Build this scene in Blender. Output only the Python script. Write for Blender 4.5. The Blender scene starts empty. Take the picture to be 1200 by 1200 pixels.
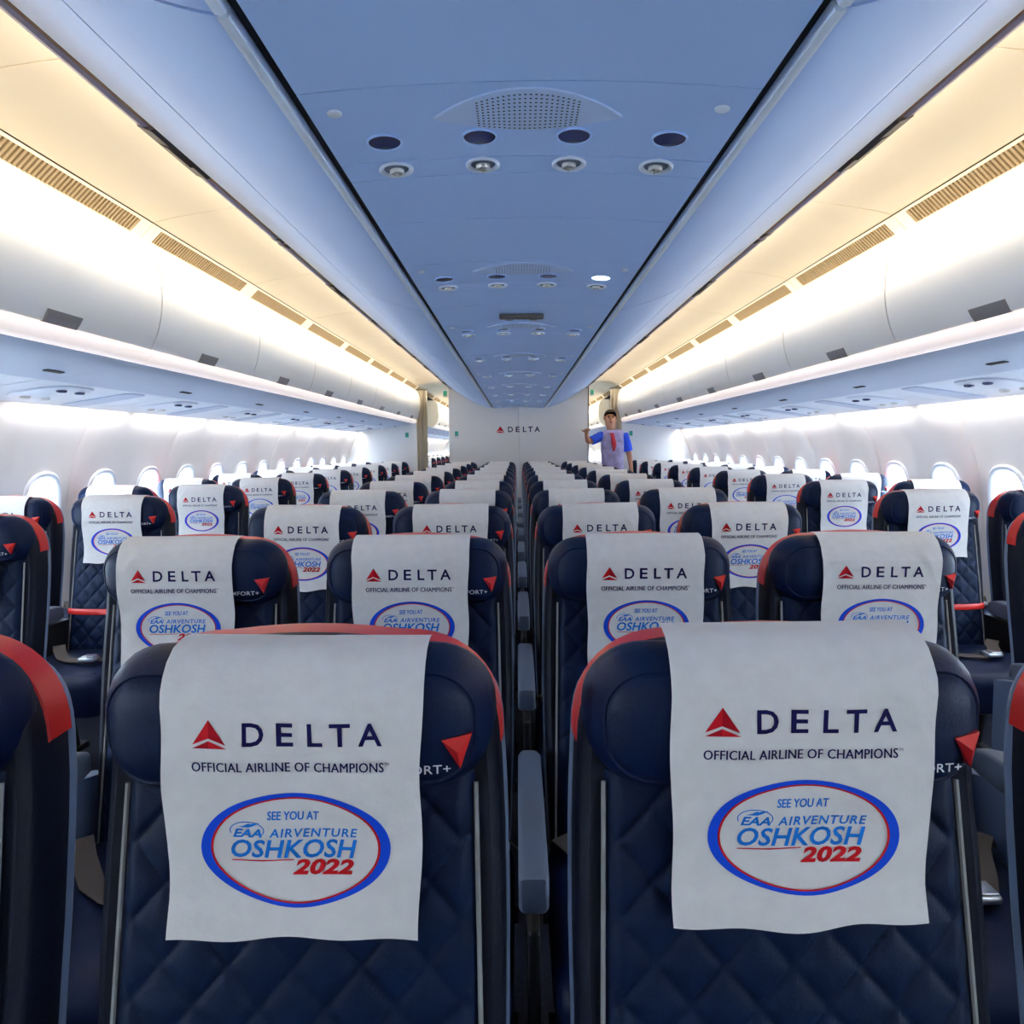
import bpy, bmesh, math, random
from math import pi, sin, cos, radians
from mathutils import Vector, Matrix

random.seed(7)
SC = bpy.context.scene
COL = SC.collection

# ------------------------------------------------------------------ camera
F = 794.0                      # focal length in pixels of the 1200 px frame
CZ = 1.35                      # camera height
cam_d = bpy.data.cameras.new('camera')
cam_d.sensor_width = 36.0
cam_d.lens = F / 1200.0 * 36.0
cam_d.clip_start = 0.02
cam = bpy.data.objects.new('camera', cam_d)
COL.objects.link(cam)
PITCH, YAW, ROLL = math.atan(77 / F), math.atan(7 / F), radians(0.45)
cam.matrix_world = (Matrix.Translation((-0.022, 0.0, CZ)) @ Matrix.Rotation(YAW, 4, 'Z')
                    @ Matrix.Rotation(pi / 2 - PITCH, 4, 'X') @ Matrix.Rotation(-ROLL, 4, 'Z'))
SC.camera = cam

# ------------------------------------------------------------------ colour management, world
vs = SC.view_settings
vs.view_transform = 'Standard'
vs.look = 'None'
vs.gamma = 1.0
vs.use_curve_mapping = False
vs.exposure = 1.0
SC.cycles.use_denoising = True
SC.cycles.max_bounces = 10
SC.cycles.diffuse_bounces = 6
SC.cycles.sample_clamp_indirect = 6.0

SKY = 13.0
world = bpy.data.worlds.new('daylight')
SC.world = world
world.use_nodes = True
bg = world.node_tree.nodes.get('Background')
bg.inputs[0].default_value = (0.62, 0.80, 1.0, 1)
bg.inputs[1].default_value = SKY

Y0, Y1 = -2.4, 24.0            # cabin extent along the fuselage
BULK = 10.36                   # depth of the bulkhead
COVE_POWER = 5.6              # watts per cove lamp
WASH_POWER = 1.3
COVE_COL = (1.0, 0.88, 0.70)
WASH_COL = (1.0, 0.96, 0.92)


# ------------------------------------------------------------------ materials
def mat(name, col, rough=0.5, metal=0.0, bump=0.0, bscale=200.0, vary=0.0, vscale=6.0, emit=None, estr=0.0, spec=0.5, coat=0.0):
    m = bpy.data.materials.new(name)
    m.use_nodes = True
    nt = m.node_tree
    b = nt.nodes['Principled BSDF']
    b.inputs['Base Color'].default_value = (*col, 1)
    b.inputs['Roughness'].default_value = rough
    b.inputs['Metallic'].default_value = metal
    b.inputs['Specular IOR Level'].default_value = spec
    b.inputs['Coat Weight'].default_value = coat
    tc = nt.nodes.new('ShaderNodeTexCoord')
    if vary > 0:
        n = nt.nodes.new('ShaderNodeTexNoise')
        n.inputs['Scale'].default_value = vscale
        n.inputs['Detail'].default_value = 5
        nt.links.new(tc.outputs['Object'], n.inputs['Vector'])
        r = nt.nodes.new('ShaderNodeValToRGB')
        r.color_ramp.elements[0].position = 0.3
        r.color_ramp.elements[1].position = 0.7
        r.color_ramp.elements[0].color = (*[c * (1 - vary) for c in col], 1)
        r.color_ramp.elements[1].color = (*[min(1, c * (1 + vary)) for c in col], 1)
        nt.links.new(n.outputs['Fac'], r.inputs['Fac'])
        nt.links.new(r.outputs['Color'], b.inputs['Base Color'])
    if bump > 0:
        n2 = nt.nodes.new('ShaderNodeTexNoise')
        n2.inputs['Scale'].default_value = bscale
        n2.inputs['Detail'].default_value = 3
        nt.links.new(tc.outputs['Object'], n2.inputs['Vector'])
        bp = nt.nodes.new('ShaderNodeBump')
        bp.inputs['Strength'].default_value = bump
        bp.inputs['Distance'].default_value = 0.002
        nt.links.new(n2.outputs['Fac'], bp.inputs['Height'])
        nt.links.new(bp.outputs['Normal'], b.inputs['Normal'])
    if emit:
        b.inputs['Emission Color'].default_value = (*emit, 1)
        b.inputs['Emission Strength'].default_value = estr
    return m


M = {}
M['leather'] = mat('navy_leather', (0.0030, 0.0130, 0.050), 0.45, bump=0.25, bscale=260, spec=0.22)
M['black_leather'] = mat('black_leather', (0.0032, 0.0072, 0.021), 0.5, bump=0.3, bscale=260, spec=0.3)
M['quilt'] = mat('quilted_leather', (0.0024, 0.0125, 0.046), 0.5, bump=0.25, bscale=260, spec=0.18)
M['red'] = mat('red_trim', (0.72, 0.022, 0.016), 0.35)
M['red2'] = mat('red_trim_dark', (0.42, 0.008, 0.012), 0.4)
M['shell'] = mat('grey_blue_plastic', (0.17, 0.235, 0.36), 0.4, bump=0.1, bscale=400)
M['piping'] = mat('grey_piping', (0.30, 0.31, 0.30), 0.6)
M['armrest'] = mat('armrest_plastic', (0.13, 0.165, 0.23), 0.5, bump=0.15, bscale=350)
M['darkmetal'] = mat('dark_metal', (0.03, 0.032, 0.036), 0.5, metal=0.3)
M['steel'] = mat('brushed_steel', (0.75, 0.75, 0.76), 0.28, metal=0.9)
M['belt'] = mat('belt_webbing', (0.13, 0.115, 0.10), 0.8, bump=0.5, bscale=500)
M['paper'] = mat('nonwoven_paper', (0.80, 0.79, 0.77), 0.85, bump=0.35, bscale=120, vary=0.035, vscale=45)
M['ink_navy'] = mat('ink_navy', (0.010, 0.010, 0.085), 0.6, spec=0.1)
M['ink_blue'] = mat('ink_blue', (0.010, 0.080, 0.72), 0.6, spec=0.1)
M['ink_cyan'] = mat('ink_bright_blue', (0.012, 0.20, 0.70), 0.6, spec=0.1)
M['ink_red'] = mat('ink_red', (0.62, 0.012, 0.020), 0.6, spec=0.1)
M['ink_red2'] = mat('ink_dark_red', (0.42, 0.006, 0.016), 0.6, spec=0.1)
M['white_print'] = mat('white_print', (0.75, 0.76, 0.78), 0.6)
M['ceil_daylight_tint'] = mat('white_panel_daylight_tint', (0.42, 0.595, 0.93), 0.42, vary=0.02, vscale=3)  # white panels; the daylight's blue cast is put into the base colour
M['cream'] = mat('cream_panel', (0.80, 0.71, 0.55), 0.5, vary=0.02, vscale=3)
M['grille'] = mat('grille_plate', (0.49, 0.62, 0.87), 0.5)
M['vent'] = mat('tan_vent', (0.32, 0.235, 0.13), 0.8)
M['bin'] = mat('white_bin', (0.84, 0.84, 0.82), 0.32, vary=0.01)
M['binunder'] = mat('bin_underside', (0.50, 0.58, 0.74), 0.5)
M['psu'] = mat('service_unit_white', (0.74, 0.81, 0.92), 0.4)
M['rail'] = mat('rail_added_glow', (0.88, 0.80, 0.77), 0.3, emit=(1.0, 0.86, 0.80), estr=0.30)  # handrail, not a lamp; added glow stands in for its bright reflection
M['trim'] = mat('violet_grey_trim', (0.50, 0.46, 0.64), 0.4)
M['brass'] = mat('brown_seal', (0.70, 0.44, 0.26), 0.5)
M['latch'] = mat('latch_grey', (0.10, 0.085, 0.08), 0.45)
M['binlatch'] = mat('bin_latch_grey', (0.24, 0.23, 0.23), 0.4)
M['gap'] = mat('black_gap', (0.006, 0.008, 0.011), 0.7)
M['wall'] = mat('sidewall_white', (0.90, 0.87, 0.84), 0.5, vary=0.01)
M['bulk'] = mat('bulkhead_grey', (0.80, 0.80, 0.79), 0.55, vary=0.015, vscale=2)
M['carpet'] = mat('carpet', (0.018, 0.024, 0.045), 0.95, bump=0.8, bscale=300, vary=0.3, vscale=60)
M['rim'] = mat('window_rim', (0.88, 0.90, 0.93), 0.35)
M['lens_dark'] = mat('dark_lens', (0.020, 0.034, 0.120), 0.25)
M['lens_lit'] = mat('lit_lens', (1, 1, 1), 0.4, emit=(1, 0.97, 0.92), estr=4.0)
M['nozzle'] = mat('nozzle_silver', (0.62, 0.62, 0.60), 0.3, metal=0.5)
M['curtain'] = mat('cream_curtain', (0.66, 0.58, 0.45), 0.9, bump=0.4, bscale=300)
M['green'] = mat('green_placard', (0.02, 0.33, 0.22), 0.5)
M['hull'] = mat('hull_liner', (0.30, 0.32, 0.36), 0.9)
M['skin'] = mat('skin', (0.56, 0.27, 0.16), 0.55)
M['hair'] = mat('brown_hair', (0.035, 0.018, 0.010), 0.6, bump=0.6, bscale=120)
M['shirt'] = mat('lavender_shirt', (0.42, 0.38, 0.62), 0.8, vary=0.25, vscale=14)
M['sleeve'] = mat('bright_blue_sleeve', (0.02, 0.10, 0.85), 0.7)
M['trouser'] = mat('grey_trousers', (0.42, 0.42, 0.42), 0.8)
M['shoe'] = mat('black_shoe', (0.01, 0.01, 0.01), 0.4)
M['scarf'] = mat('red_scarf', (0.55, 0.03, 0.06), 0.7)
M['eye'] = mat('dark_eye', (0.02, 0.015, 0.012), 0.3)
M['lip'] = mat('lip', (0.45, 0.13, 0.11), 0.5)
M['lampbox'] = mat('cove_lamp_housing', (0.80, 0.80, 0.80), 0.5)
g = bpy.data.materials.new('window_acrylic')
g.use_nodes = True
nt = g.node_tree
nt.nodes.clear()
o_ = nt.nodes.new('ShaderNodeOutputMaterial')
mx = nt.nodes.new('ShaderNodeMixShader')
tr = nt.nodes.new('ShaderNodeBsdfTransparent')
gl = nt.nodes.new('ShaderNodeBsdfGlossy')
gl.inputs['Roughness'].default_value = 0.05
mx.inputs[0].default_value = 0.08
nt.links.new(tr.outputs[0], mx.inputs[1])
nt.links.new(gl.outputs[0], mx.inputs[2])
nt.links.new(mx.outputs[0], o_.inputs[0])
M['pane'] = g


# ------------------------------------------------------------------ mesh helpers
class MB:
    def __init__(s):
        s.v, s.f, s.m = [], [], []

    def add(s, verts, faces, mi=0):
        k = len(s.v)
        s.v += [tuple(p) for p in verts]
        s.f += [tuple(i + k for i in f) for f in faces]
        s.m += [mi] * len(faces)
        return s

    def grid(s, rows, closed=False, mi=0):
        """rows: list of lists of points, all of the same length"""
        n = len(rows[0])
        vv = [p for r in rows for p in r]
        ff = []
        for i in range(len(rows) - 1):
            for j in range(n if closed else n - 1):
                a, b = i * n + j, i * n + (j + 1) % n
                ff.append((a, b, b + n, a + n))
        return s.add(vv, ff, mi)

    def loft(s, rings, cap0=True, cap1=True, mi=0):
        s.grid(rings, True, mi)
        n = len(rings[0])
        if cap0:
            s.add(rings[0], [tuple(reversed(range(n)))], mi)
        if cap1:
            s.add(rings[-1], [tuple(range(n))], mi)
        return s

    def box(s, c, d, r=0.0, mi=0):
        x, y, z = c
        a, b, e = d[0] / 2, d[1] / 2, d[2] / 2
        if r <= 0:
            vv = [(x + i * a, y + j * b, z + k * e) for i in (-1, 1) for j in (-1, 1) for k in (-1, 1)]
            return s.add(vv, [(0, 1, 3, 2), (4, 6, 7, 5), (0, 4, 5, 1), (2, 3, 7, 6), (0, 2, 6, 4), (1, 5, 7, 3)], mi)
        r = min(r, a * .95, b * .95, e * .95)
        rings = []
        for zz, ins in ((-e, r), (-e + r * .3, r * .3), (-e + r, 0), (e - r, 0), (e - r * .3, r * .3), (e, r)):
            rings.append([(x + p, y + q, z + zz) for p, q in rrect(a - ins, b - ins, max(r - ins, r * .35), 3)])
        return s.loft(rings, mi=mi)

    def tube(s, pts, r, n=8, mi=0):
        rings = []
        pts = [Vector(p) for p in pts]
        for i, p in enumerate(pts):
            t = (pts[min(i + 1, len(pts) - 1)] - pts[max(i - 1, 0)]).normalized()
            u = t.cross(Vector((0, 1, 0)))
            if u.length < 1e-3:
                u = t.cross(Vector((1, 0, 0)))
            u.normalize()
            w = t.cross(u)
            rr = r[i] if isinstance(r, (list, tuple)) else r
            rings.append([p + u * rr * cos(2 * pi * k / n) + w * rr * sin(2 * pi * k / n) for k in range(n)])
        return s.loft(rings, mi=mi)

    def lathe(s, prof, c, axis='z', n=20, mi=0):
        """prof: (radius, height) pairs about an axis through c"""
        rings = []
        for r, h in prof:
            ring = []
            for k in range(n):
                a = 2 * pi * k / n
                p = (r * cos(a), r * sin(a), h)
                if axis == 'y':
                    p = (p[0], p[2], p[1])
                ring.append((c[0] + p[0], c[1] + p[1], c[2] + p[2]))
            rings.append(ring)
        return s.loft(rings, mi=mi)

    def prism(s, prof, y0, y1, mi=0):
        """prof: closed (x, z) polygon pushed along y"""
        return s.loft([[(x, y0, z) for x, z in prof], [(x, y1, z) for x, z in prof]], mi=mi)

    def mesh(s, name, mats, smooth=True, angle=40):
        me = bpy.data.meshes.new(name)
        me.from_pydata(s.v, [], s.f)
        if not isinstance(mats, (list, tuple)):
            mats = [mats]
        for q in mats:
            me.materials.append(q)
        for p, mi in zip(me.polygons, s.m):
            p.material_index = mi
        bm = bmesh.new()
        bm.from_mesh(me)
        bmesh.ops.remove_doubles(bm, verts=bm.verts, dist=1e-6)
        bmesh.ops.recalc_face_normals(bm, faces=bm.faces)
        bm.to_mesh(me)
        bm.free()
        if smooth:
            me.polygons.foreach_set('use_smooth', [True] * len(me.polygons))
            me.set_sharp_from_angle(angle=radians(angle))
        return me

    def build(s, name, mats, parent=None, smooth=True, angle=40):
        return obj(name, s.mesh(name, mats, smooth, angle), parent)


def rrect(a, b, r, k=4):
    """rounded rectangle outline of half sizes a, b"""
    r = max(min(r, a, b), 1e-4)
    out = []
    for cx, cy, a0 in ((a - r, b - r, 0), (-a + r, b - r, 90), (-a + r, -b + r, 180), (a - r, -b + r, 270)):
        for i in range(k + 1):
            t = radians(a0 + 90 * i / k)
            out.append((cx + r * cos(t), cy + r * sin(t)))
    return out


def obj(name, me, parent=None):
    o = bpy.data.objects.new(name, me)
    COL.objects.link(o)
    if parent is not None:
        o.parent = parent
    return o


def empty(name, loc=(0, 0, 0), parent=None):
    o = bpy.data.objects.new(name, None)
    o.empty_display_size = 0.1
    COL.objects.link(o)
    o.location = loc
    if parent is not None:
        o.parent = parent
    return o


def tag(o, label=None, cat=None, group=None, kind=None):
    if label:
        o['label'] = label
    if cat:
        o['category'] = cat
    if group:
        o['group'] = group
    if kind:
        o['kind'] = kind
    return o


def lerp_tab(tab, t):
    """tab: sorted (t, value) pairs"""
    if t <= tab[0][0]:
        return tab[0][1]
    for (a, va), (b, vb) in zip(tab, tab[1:]):
        if t <= b:
            return va + (vb - va) * (t - a) / (b - a)
    return tab[-1][1]


def smooth_poly(pts, k=4):
    """Catmull-Rom through 2D points"""
    out = []
    n = len(pts)
    for i in range(n - 1):
        p0, p1, p2, p3 = pts[max(i - 1, 0)], pts[i], pts[i + 1], pts[min(i + 2, n - 1)]
        for j in range(k):
            t = j / k
            out.append(tuple(0.5 * (2 * p1[c] + (p2[c] - p0[c]) * t + (2 * p0[c] - 5 * p1[c] + 4 * p2[c] - p3[c]) * t * t
                                    + (3 * p1[c] - p0[c] - 3 * p2[c] + p3[c]) * t ** 3) for c in (0, 1)))
    out.append(tuple(pts[-1]))
    return out


def thick(pts, dx, dz):
    """closed band polygon: the line pts plus the same line shifted"""
    return list(pts) + [(x + dx, z + dz) for x, z in reversed(pts)]


ORD = ['first', 'second', 'third', 'fourth', 'fifth', 'sixth', 'seventh', 'eighth', 'ninth', 'tenth', 'eleventh', 'twelfth',
       'thirteenth', 'fourteenth', 'fifteenth', 'sixteenth', 'seventeenth', 'eighteenth', 'nineteenth', 'twentieth',
       'twenty-first', 'twenty-second', 'twenty-third', 'twenty-fourth']
SIDES = ((-1, 'left'), (1, 'right'))
MOD = 1.067                    # length of a cabin module (two windows)

# ------------------------------------------------------------------ the shell: floor, hull, end walls
floor = MB().box((0, (Y0 + Y1) / 2, -0.02), (5.4, Y1 - Y0, 0.04)).build('floor', M['carpet'], smooth=False)
tag(floor, kind='structure')
hull_line = [(2.47, CZ + .22), (2.62, CZ + .34), (2.60, CZ + .70), (2.30, CZ + 1.06), (1.2, CZ + 1.12), (0, CZ + 1.13)]
hull_line = hull_line + [(-x, z) for x, z in reversed(hull_line[:-1])]
b = MB().prism(hull_line + [(x * 1.02, z + .03) for x, z in reversed(hull_line)], Y0, Y1)
ceiling = tag(b.build('ceiling', M['hull'], smooth=False), kind='structure')
for nm, yy in (('wall_front', Y0 - .02), ('wall_back', Y1 + .02)):
    tag(MB().box((0, yy, 1.25), (5.5, .04, 2.6)).build(nm, M['bulk'], smooth=False), kind='structure')

# ------------------------------------------------------------------ side walls with windows
WPROF = [(0.00, 2.50), (0.30, 2.60), (0.55, 2.642), (0.80, 2.656), (1.00, 2.646), (1.20, 2.610), (1.35, 2.560), (1.46, 2.505), (1.53, 2.468), (1.585, 2.435)]
WP2 = smooth_poly(WPROF, 5)
WZ, WP = 1.015, 0.5335         # window centre height, window pitch
WIN_D0 = 3.73
SEAM_Y = 4.07 - MOD * 6 - .12


def wall_x(z, y):
    x = lerp_tab(WP2, z)
    u = (y - SEAM_Y) % MOD
    e = min(u, MOD - u)
    groove = 0.016 * math.exp(-(e / 0.012) ** 2) + 0.020 * math.exp(-(e / 0.075) ** 2)
    v = abs(u - MOD / 2)
    mid = -0.010 * math.exp(-(v / 0.06) ** 2)
    return x + groove + mid


def superell(a, b, t, n=2.6):
    c, s_ = cos(t), sin(t)
    return (a * math.copysign(abs(c) ** (2 / n), c), b * math.copysign(abs(s_) ** (2 / n), s_))


def wall_panel_mesh(y0, sx):
    """one panel of two windows, in world coordinates"""
    b = MB()
    zs_hi = [1.32 + (1.585 - 1.32) * i / 7 for i in range(8)]
    zs_lo = [0.26 + (0.71 - 0.26) * i / 5 for i in range(6)]
    ny = 26
    ys = [y0 + MOD * i / ny for i in range(ny + 1)]
    ys = sorted(set(ys + [y0 + .006, y0 + .014, y0 + .022, y0 + MOD - .006, y0 + MOD - .014, y0 + MOD - .022]))
    for zs in (zs_hi, zs_lo):
        b.grid([[(sx * wall_x(z, y), y, z) for y in ys] for z in zs])
    n = 56
    for w in range(2):
        yc = y0 + MOD * (0.25 + 0.5 * w)
        hy, hz = MOD / 4, 0.33
        rings = []
        for t in (0, .12, .3, .5, .7, .85, .94, 1):
            ring = []
            for k in range(n):
                a = 2 * pi * k / n
                ey, ez = superell(.127, .187, a)
                c, s_ = cos(a), sin(a)
                q = 1 / max(abs(c), abs(s_))
                ry, rz = hy * c * q, hz * s_ * q
                y, z = yc + ey + (ry - ey) * t, WZ + ez + (rz - ez) * t
                ring.append((sx * wall_x(z, y), y, z))
            rings.append(ring)
        b.grid(rings, True)
    return b


win_n = 0
for sx, side in SIDES:
    pts = [(lerp_tab(WP2, z) - .006, z) for z in (0, .08, .16, .26)]
    wl = MB().prism([(sx * x, z) for x, z in pts + [(2.74, .26), (2.74, 0)]], Y0, Y1).build('wall_' + side, M['psu'], smooth=False)
    tag(wl, kind='structure')
    y = SEAM_Y
    while y < Y1 - .2:
        if y > Y0 - MOD:
            o = wall_panel_mesh(y, sx).build('sidewall_panel', M['wall'], wl)
            for w in range(2):
                yc = y + MOD * (.25 + .5 * w)
                win_n += 1
                n = 40
                tt = [2 * pi * (k + .5) / n for k in range(n)]
                b = MB()
                rings = []
                for sc, dx in ((1.0, 0.004), (0.985, 0.03), (0.955, 0.075)):
                    rings.append([(sx * (wall_x(WZ + superell(.127, .187, t)[1], yc) + dx), yc + superell(.127, .187, t)[0] * sc,
                                   WZ + superell(.127, .187, t)[1] * sc) for t in tt])
                b.grid(rings, True)
                wo = tag(b.build('window_%d' % win_n, M['rim']), kind='structure')
                fr = MB()
                rings = []
                for gdist, dx in ((.030, .004), (.028, -.008), (.018, -.015), (.006, -.012), (-.004, -.002), (-.005, .012)):
                    rr = []
                    for t in tt:
                        ey, ez = superell(.127 + gdist, .187 + gdist, t)
                        rr.append((sx * (wall_x(WZ + ez, yc) + dx), yc + ey, WZ + ez))
                    rings.append(rr)
                fr.grid(rings, True)
                fr.build('window_frame', M['rim'], wo)
                p = MB()
                p.add([(sx * (wall_x(WZ, yc) + .07), yc + superell(.125, .185, t)[0], WZ + superell(.125, .185, t)[1]) for t in tt], [tuple(range(n))])
                p.build('pane', M['pane'], wo, smooth=False)
        y += MOD

# ------------------------------------------------------------------ aisle ceilings, vents, cove lamps
cream_line = smooth_poly([(.880, .994), (1.10, .985), (1.28, .965), (1.42, .942), (1.505, .923)], 4)
vent_line = [(1.510, .915), (1.535, .892), (1.566, .862)]


def slats_mesh(sx, y0, y1):
    b = MB()
    n = 44
    for i in range(n):
        yc = y0 + (y1 - y0) * (i + .5) / n
        w = (y1 - y0) / n * .52
        pr = [(1.514, .9105), (1.560, .8670)]
        vv = []
        for yy in (yc - w / 2, yc + w / 2):
            for (x, h) in pr:
                vv.append((sx * x, yy, CZ + h))
                vv.append((sx * (x + .006), yy, CZ + h + .006))
        b.add(vv, [(0, 2, 6, 4), (1, 5, 7, 3), (0, 1, 3, 2), (4, 6, 7, 5), (0, 4, 5, 1), (2, 3, 7, 6)])
    return b


lamp_i = 0
for sx, side in SIDES:
    y = .73 - MOD * 3
    while y < Y1 - .3:
        e = .0025
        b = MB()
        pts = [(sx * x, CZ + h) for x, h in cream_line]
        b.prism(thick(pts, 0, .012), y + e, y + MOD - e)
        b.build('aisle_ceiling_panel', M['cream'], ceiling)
        # vent: frame bars with a recessed backing and slats
        v = MB()
        def bar(pr, ya, yb):
            v.prism(thick([(sx * x, CZ + h) for x, h in pr], sx * .006, .008), ya, yb)
        bar([(1.508, .9155), (1.514, .9105)], y + e, y + MOD - e)
        bar([(1.560, .8670), (1.567, .8605)], y + e, y + MOD - e)
        bar([(1.514, .9105), (1.560, .8670)], y + e, y + .075)
        bar([(1.514, .9105), (1.560, .8670)], y + MOD - .075, y + MOD - e)
        vo = v.build('vent_frame', M['cream'], ceiling, smooth=False)
        bk = MB().prism(thick([(sx * (1.523), CZ + .918), (sx * 1.570, CZ + .874)], sx * .004, .004), y + .075, y + MOD - .075)
        bk.build('vent_backing', M['vent'], vo, smooth=False)
        so = slats_mesh(sx, y + .078, y + MOD - .078).build('vent_slats', M['vent'], vo, smooth=False)
        so['kind'] = 'stuff'
        y += MOD
    # cove lamps hidden above the outer lip of the centre bins
    ys = Y0 + .1
    while ys < Y1 - .5:
        L = 1.5
        ld = bpy.data.lights.new('cove_lamp_light', 'AREA')
        ld.shape = 'RECTANGLE'
        ld.size, ld.size_y = L, .045
        ld.energy = COVE_POWER
        ld.color = COVE_COL
        lo = bpy.data.objects.new('cove_lamp_light', ld)
        COL.objects.link(lo)
        lo.location = (sx * .930, ys + L / 2, CZ + .952)
        d = Vector((sx * 1.0, 0, -.22)).normalized()
        zax = -d
        xax = Vector((0, 1, 0))
        yax = zax.cross(xax)
        lo.matrix_world = Matrix.Translation(lo.location) @ Matrix((xax, yax, zax)).transposed().to_4x4()
        hb = MB().prism([(sx * .875, CZ + .925), (sx * .922, CZ + .925), (sx * .916, CZ + .975), (sx * .875, CZ + .975)], ys + .02, ys + L - .02)
        hb.build('cove_lamp_housing', M['lampbox'], ceiling, smooth=False)
        ys += L + .02

# ------------------------------------------------------------------ outer overhead bins
lid_line = smooth_poly([(1.556, .858), (1.528, .838), (1.500, .780), (1.486, .700), (1.484, .620), (1.494, .540), (1.516, .465), (1.543, .414)], 4)
rail_line = smooth_poly([(1.546, .409), (1.543, .398), (1.546, .380), (1.560, .362), (1.590, .353)], 3)
under_line = smooth_poly([(1.592, .352), (1.66, .334), (1.78, .318), (1.90, .303), (1.975, .290), (1.995, .296)], 3)


def make_bin(y0, y1, sx, side, label, detail=True, cap=False):
    root = empty('overhead_bin', (sx * 1.75, y0, CZ + .35))
    tag(root, label, 'overhead bin', 'overhead bins along the side walls')
    X0, Z0 = sx * 1.75, CZ + .35

    def L(pts):
        return [(sx * x - X0, CZ + h - Z0) for x, h in pts]
    ln, e = y1 - y0, .005
    lid = MB().prism(thick(L(lid_line), sx * .018, 0), e, ln - e).build('bin_door', M['bin'], root)
    MB().prism(L([(1.575, .85), (1.512, .70), (1.510, .60), (1.560, .425), (1.60, .365), (2.28, .44), (2.28, .86)]), .012, ln - .012).build('bin_body', M['latch'], root, smooth=False)
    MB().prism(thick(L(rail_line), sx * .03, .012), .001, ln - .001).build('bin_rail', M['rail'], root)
    if cap:
        MB().prism(L(lid_line + [(1.60, .36), (2.30, .44), (2.30, .86)]), -.006, .006).build('end_cap', M['cream'], root, smooth=False)
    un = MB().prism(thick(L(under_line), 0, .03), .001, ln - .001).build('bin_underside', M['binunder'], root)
    ym = ln / 2 - .03
    # latch: a flat bevelled paddle at the lid's lower edge
    lt = MB()
    sec = L([(1.522, .452), (1.516, .450), (1.527, .430), (1.542, .410), (1.549, .412), (1.540, .432)])
    lt.loft([[(x, ym - .085 + q, z) for x, z in sec] for q in (0, .004, .166, .17)])
    lt.build('latch', M['binlatch'], lid, smooth=False)
    # a slot in the underside
    sl = MB()
    sl.prism(L([(1.835, .3105), (1.855, .3075), (1.855, .3035), (1.835, .3065)]), ln * .80, ln * .80 + .10)
    sl.build('slot', M['gap'], un, smooth=False)
    # service unit between the underside and the wall: a slanted panel with lamps, nozzles and a sign lens
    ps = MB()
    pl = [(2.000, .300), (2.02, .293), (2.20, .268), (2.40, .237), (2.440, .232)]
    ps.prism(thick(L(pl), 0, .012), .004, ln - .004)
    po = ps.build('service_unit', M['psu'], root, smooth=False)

    def at(x):
        h = lerp_tab(pl, x)
        return sx * x - X0, CZ + h - Z0
    cv = MB()
    # raised oval pod that carries the lamps
    px, pz = at(2.19)
    rings = []
    for ins, dz in ((0, 0.004), (.006, -.008), (.03, -.014)):
        rings.append([(px + a, ln * .30 + q, pz + dz - (sx * a) * .15) for a, q in rrect(.15 - ins, .16 - ins, .10 - ins * .5, 5)])
    cv.loft(rings)
    co = cv.build('lamp_pod', M['psu'], po)
    if detail:
        for i, (xx, qq) in enumerate(((2.10, .24), (2.10, .36), (2.27, .24), (2.27, .36))):
            ax, az = at(xx)
            lb = MB()
            lb.lathe([(.022, -.012), (.021, -.020), (.017, -.022), (.016, -.018), (.002, -.017)], (ax, ln * qq, az), n=16)
            lb.build('reading_light' if i < 2 else 'air_nozzle', M['lens_dark'] if i < 2 else M['nozzle'], po)
        ax, az = at(2.22)
        rb = MB()
        rb.loft([[(ax + a, ln * .72 + q, az + dz - sx * a * .15) for a, q in rrect(.19 - i_, .085 - i_, .03, 3)] for i_, dz in ((0, .003), (.003, -.006), (.012, -.008))])
        rb.build('sign_lens', M['binunder'], po)
    return root


for sx, side in SIDES:
    n = 0
    for k in range(-1, 8):
        y0 = 1.79 + MOD * k
        if k < 0:
            lab = 'white curved overhead bin on the %s nearest the camera, cut by the frame' % side
        elif k == 7:
            lab = 'white curved overhead bin on the %s, last before the side partition' % side
        else:
            lab = 'white curved overhead bin with grey latch above %s windows, %s in its row' % (side, ORD[k])
        if k == 7:
            y1 = BULK - .02
        else:
            y1 = y0 + MOD
        make_bin(y0, y1, sx, side, lab) if y1 - y0 > .6 else None
    for k in range(8):
        make_bin(12.7 + MOD * k, 12.7 + MOD * (k + 1), sx, side,
                 'white overhead bin in the rear cabin seen through the %s doorway, %s one' % (side, ORD[k]), detail=False, cap=(k == 0))
    # wall wash lamps along the top of the side wall
    y = Y0 + .3
    while y < Y1 - .8:
        ld = bpy.data.lights.new('wall_wash_light', 'AREA')
        ld.shape = 'RECTANGLE'
        ld.size, ld.size_y = .98, .03
        ld.energy = WASH_POWER
        ld.color = WASH_COL
        lo = bpy.data.objects.new('wall_wash_light', ld)
        COL.objects.link(lo)
        loc = Vector((sx * 2.395, y + .5, CZ + .222))
        d = Vector((sx * .28, 0, -1.0)).normalized()
        zax = -d
        xax = Vector((0, 1, 0))
        yax = zax.cross(xax)
        lo.matrix_world = Matrix.Translation(loc) @ Matrix((xax, yax, zax)).transposed().to_4x4()
        y += MOD

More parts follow.
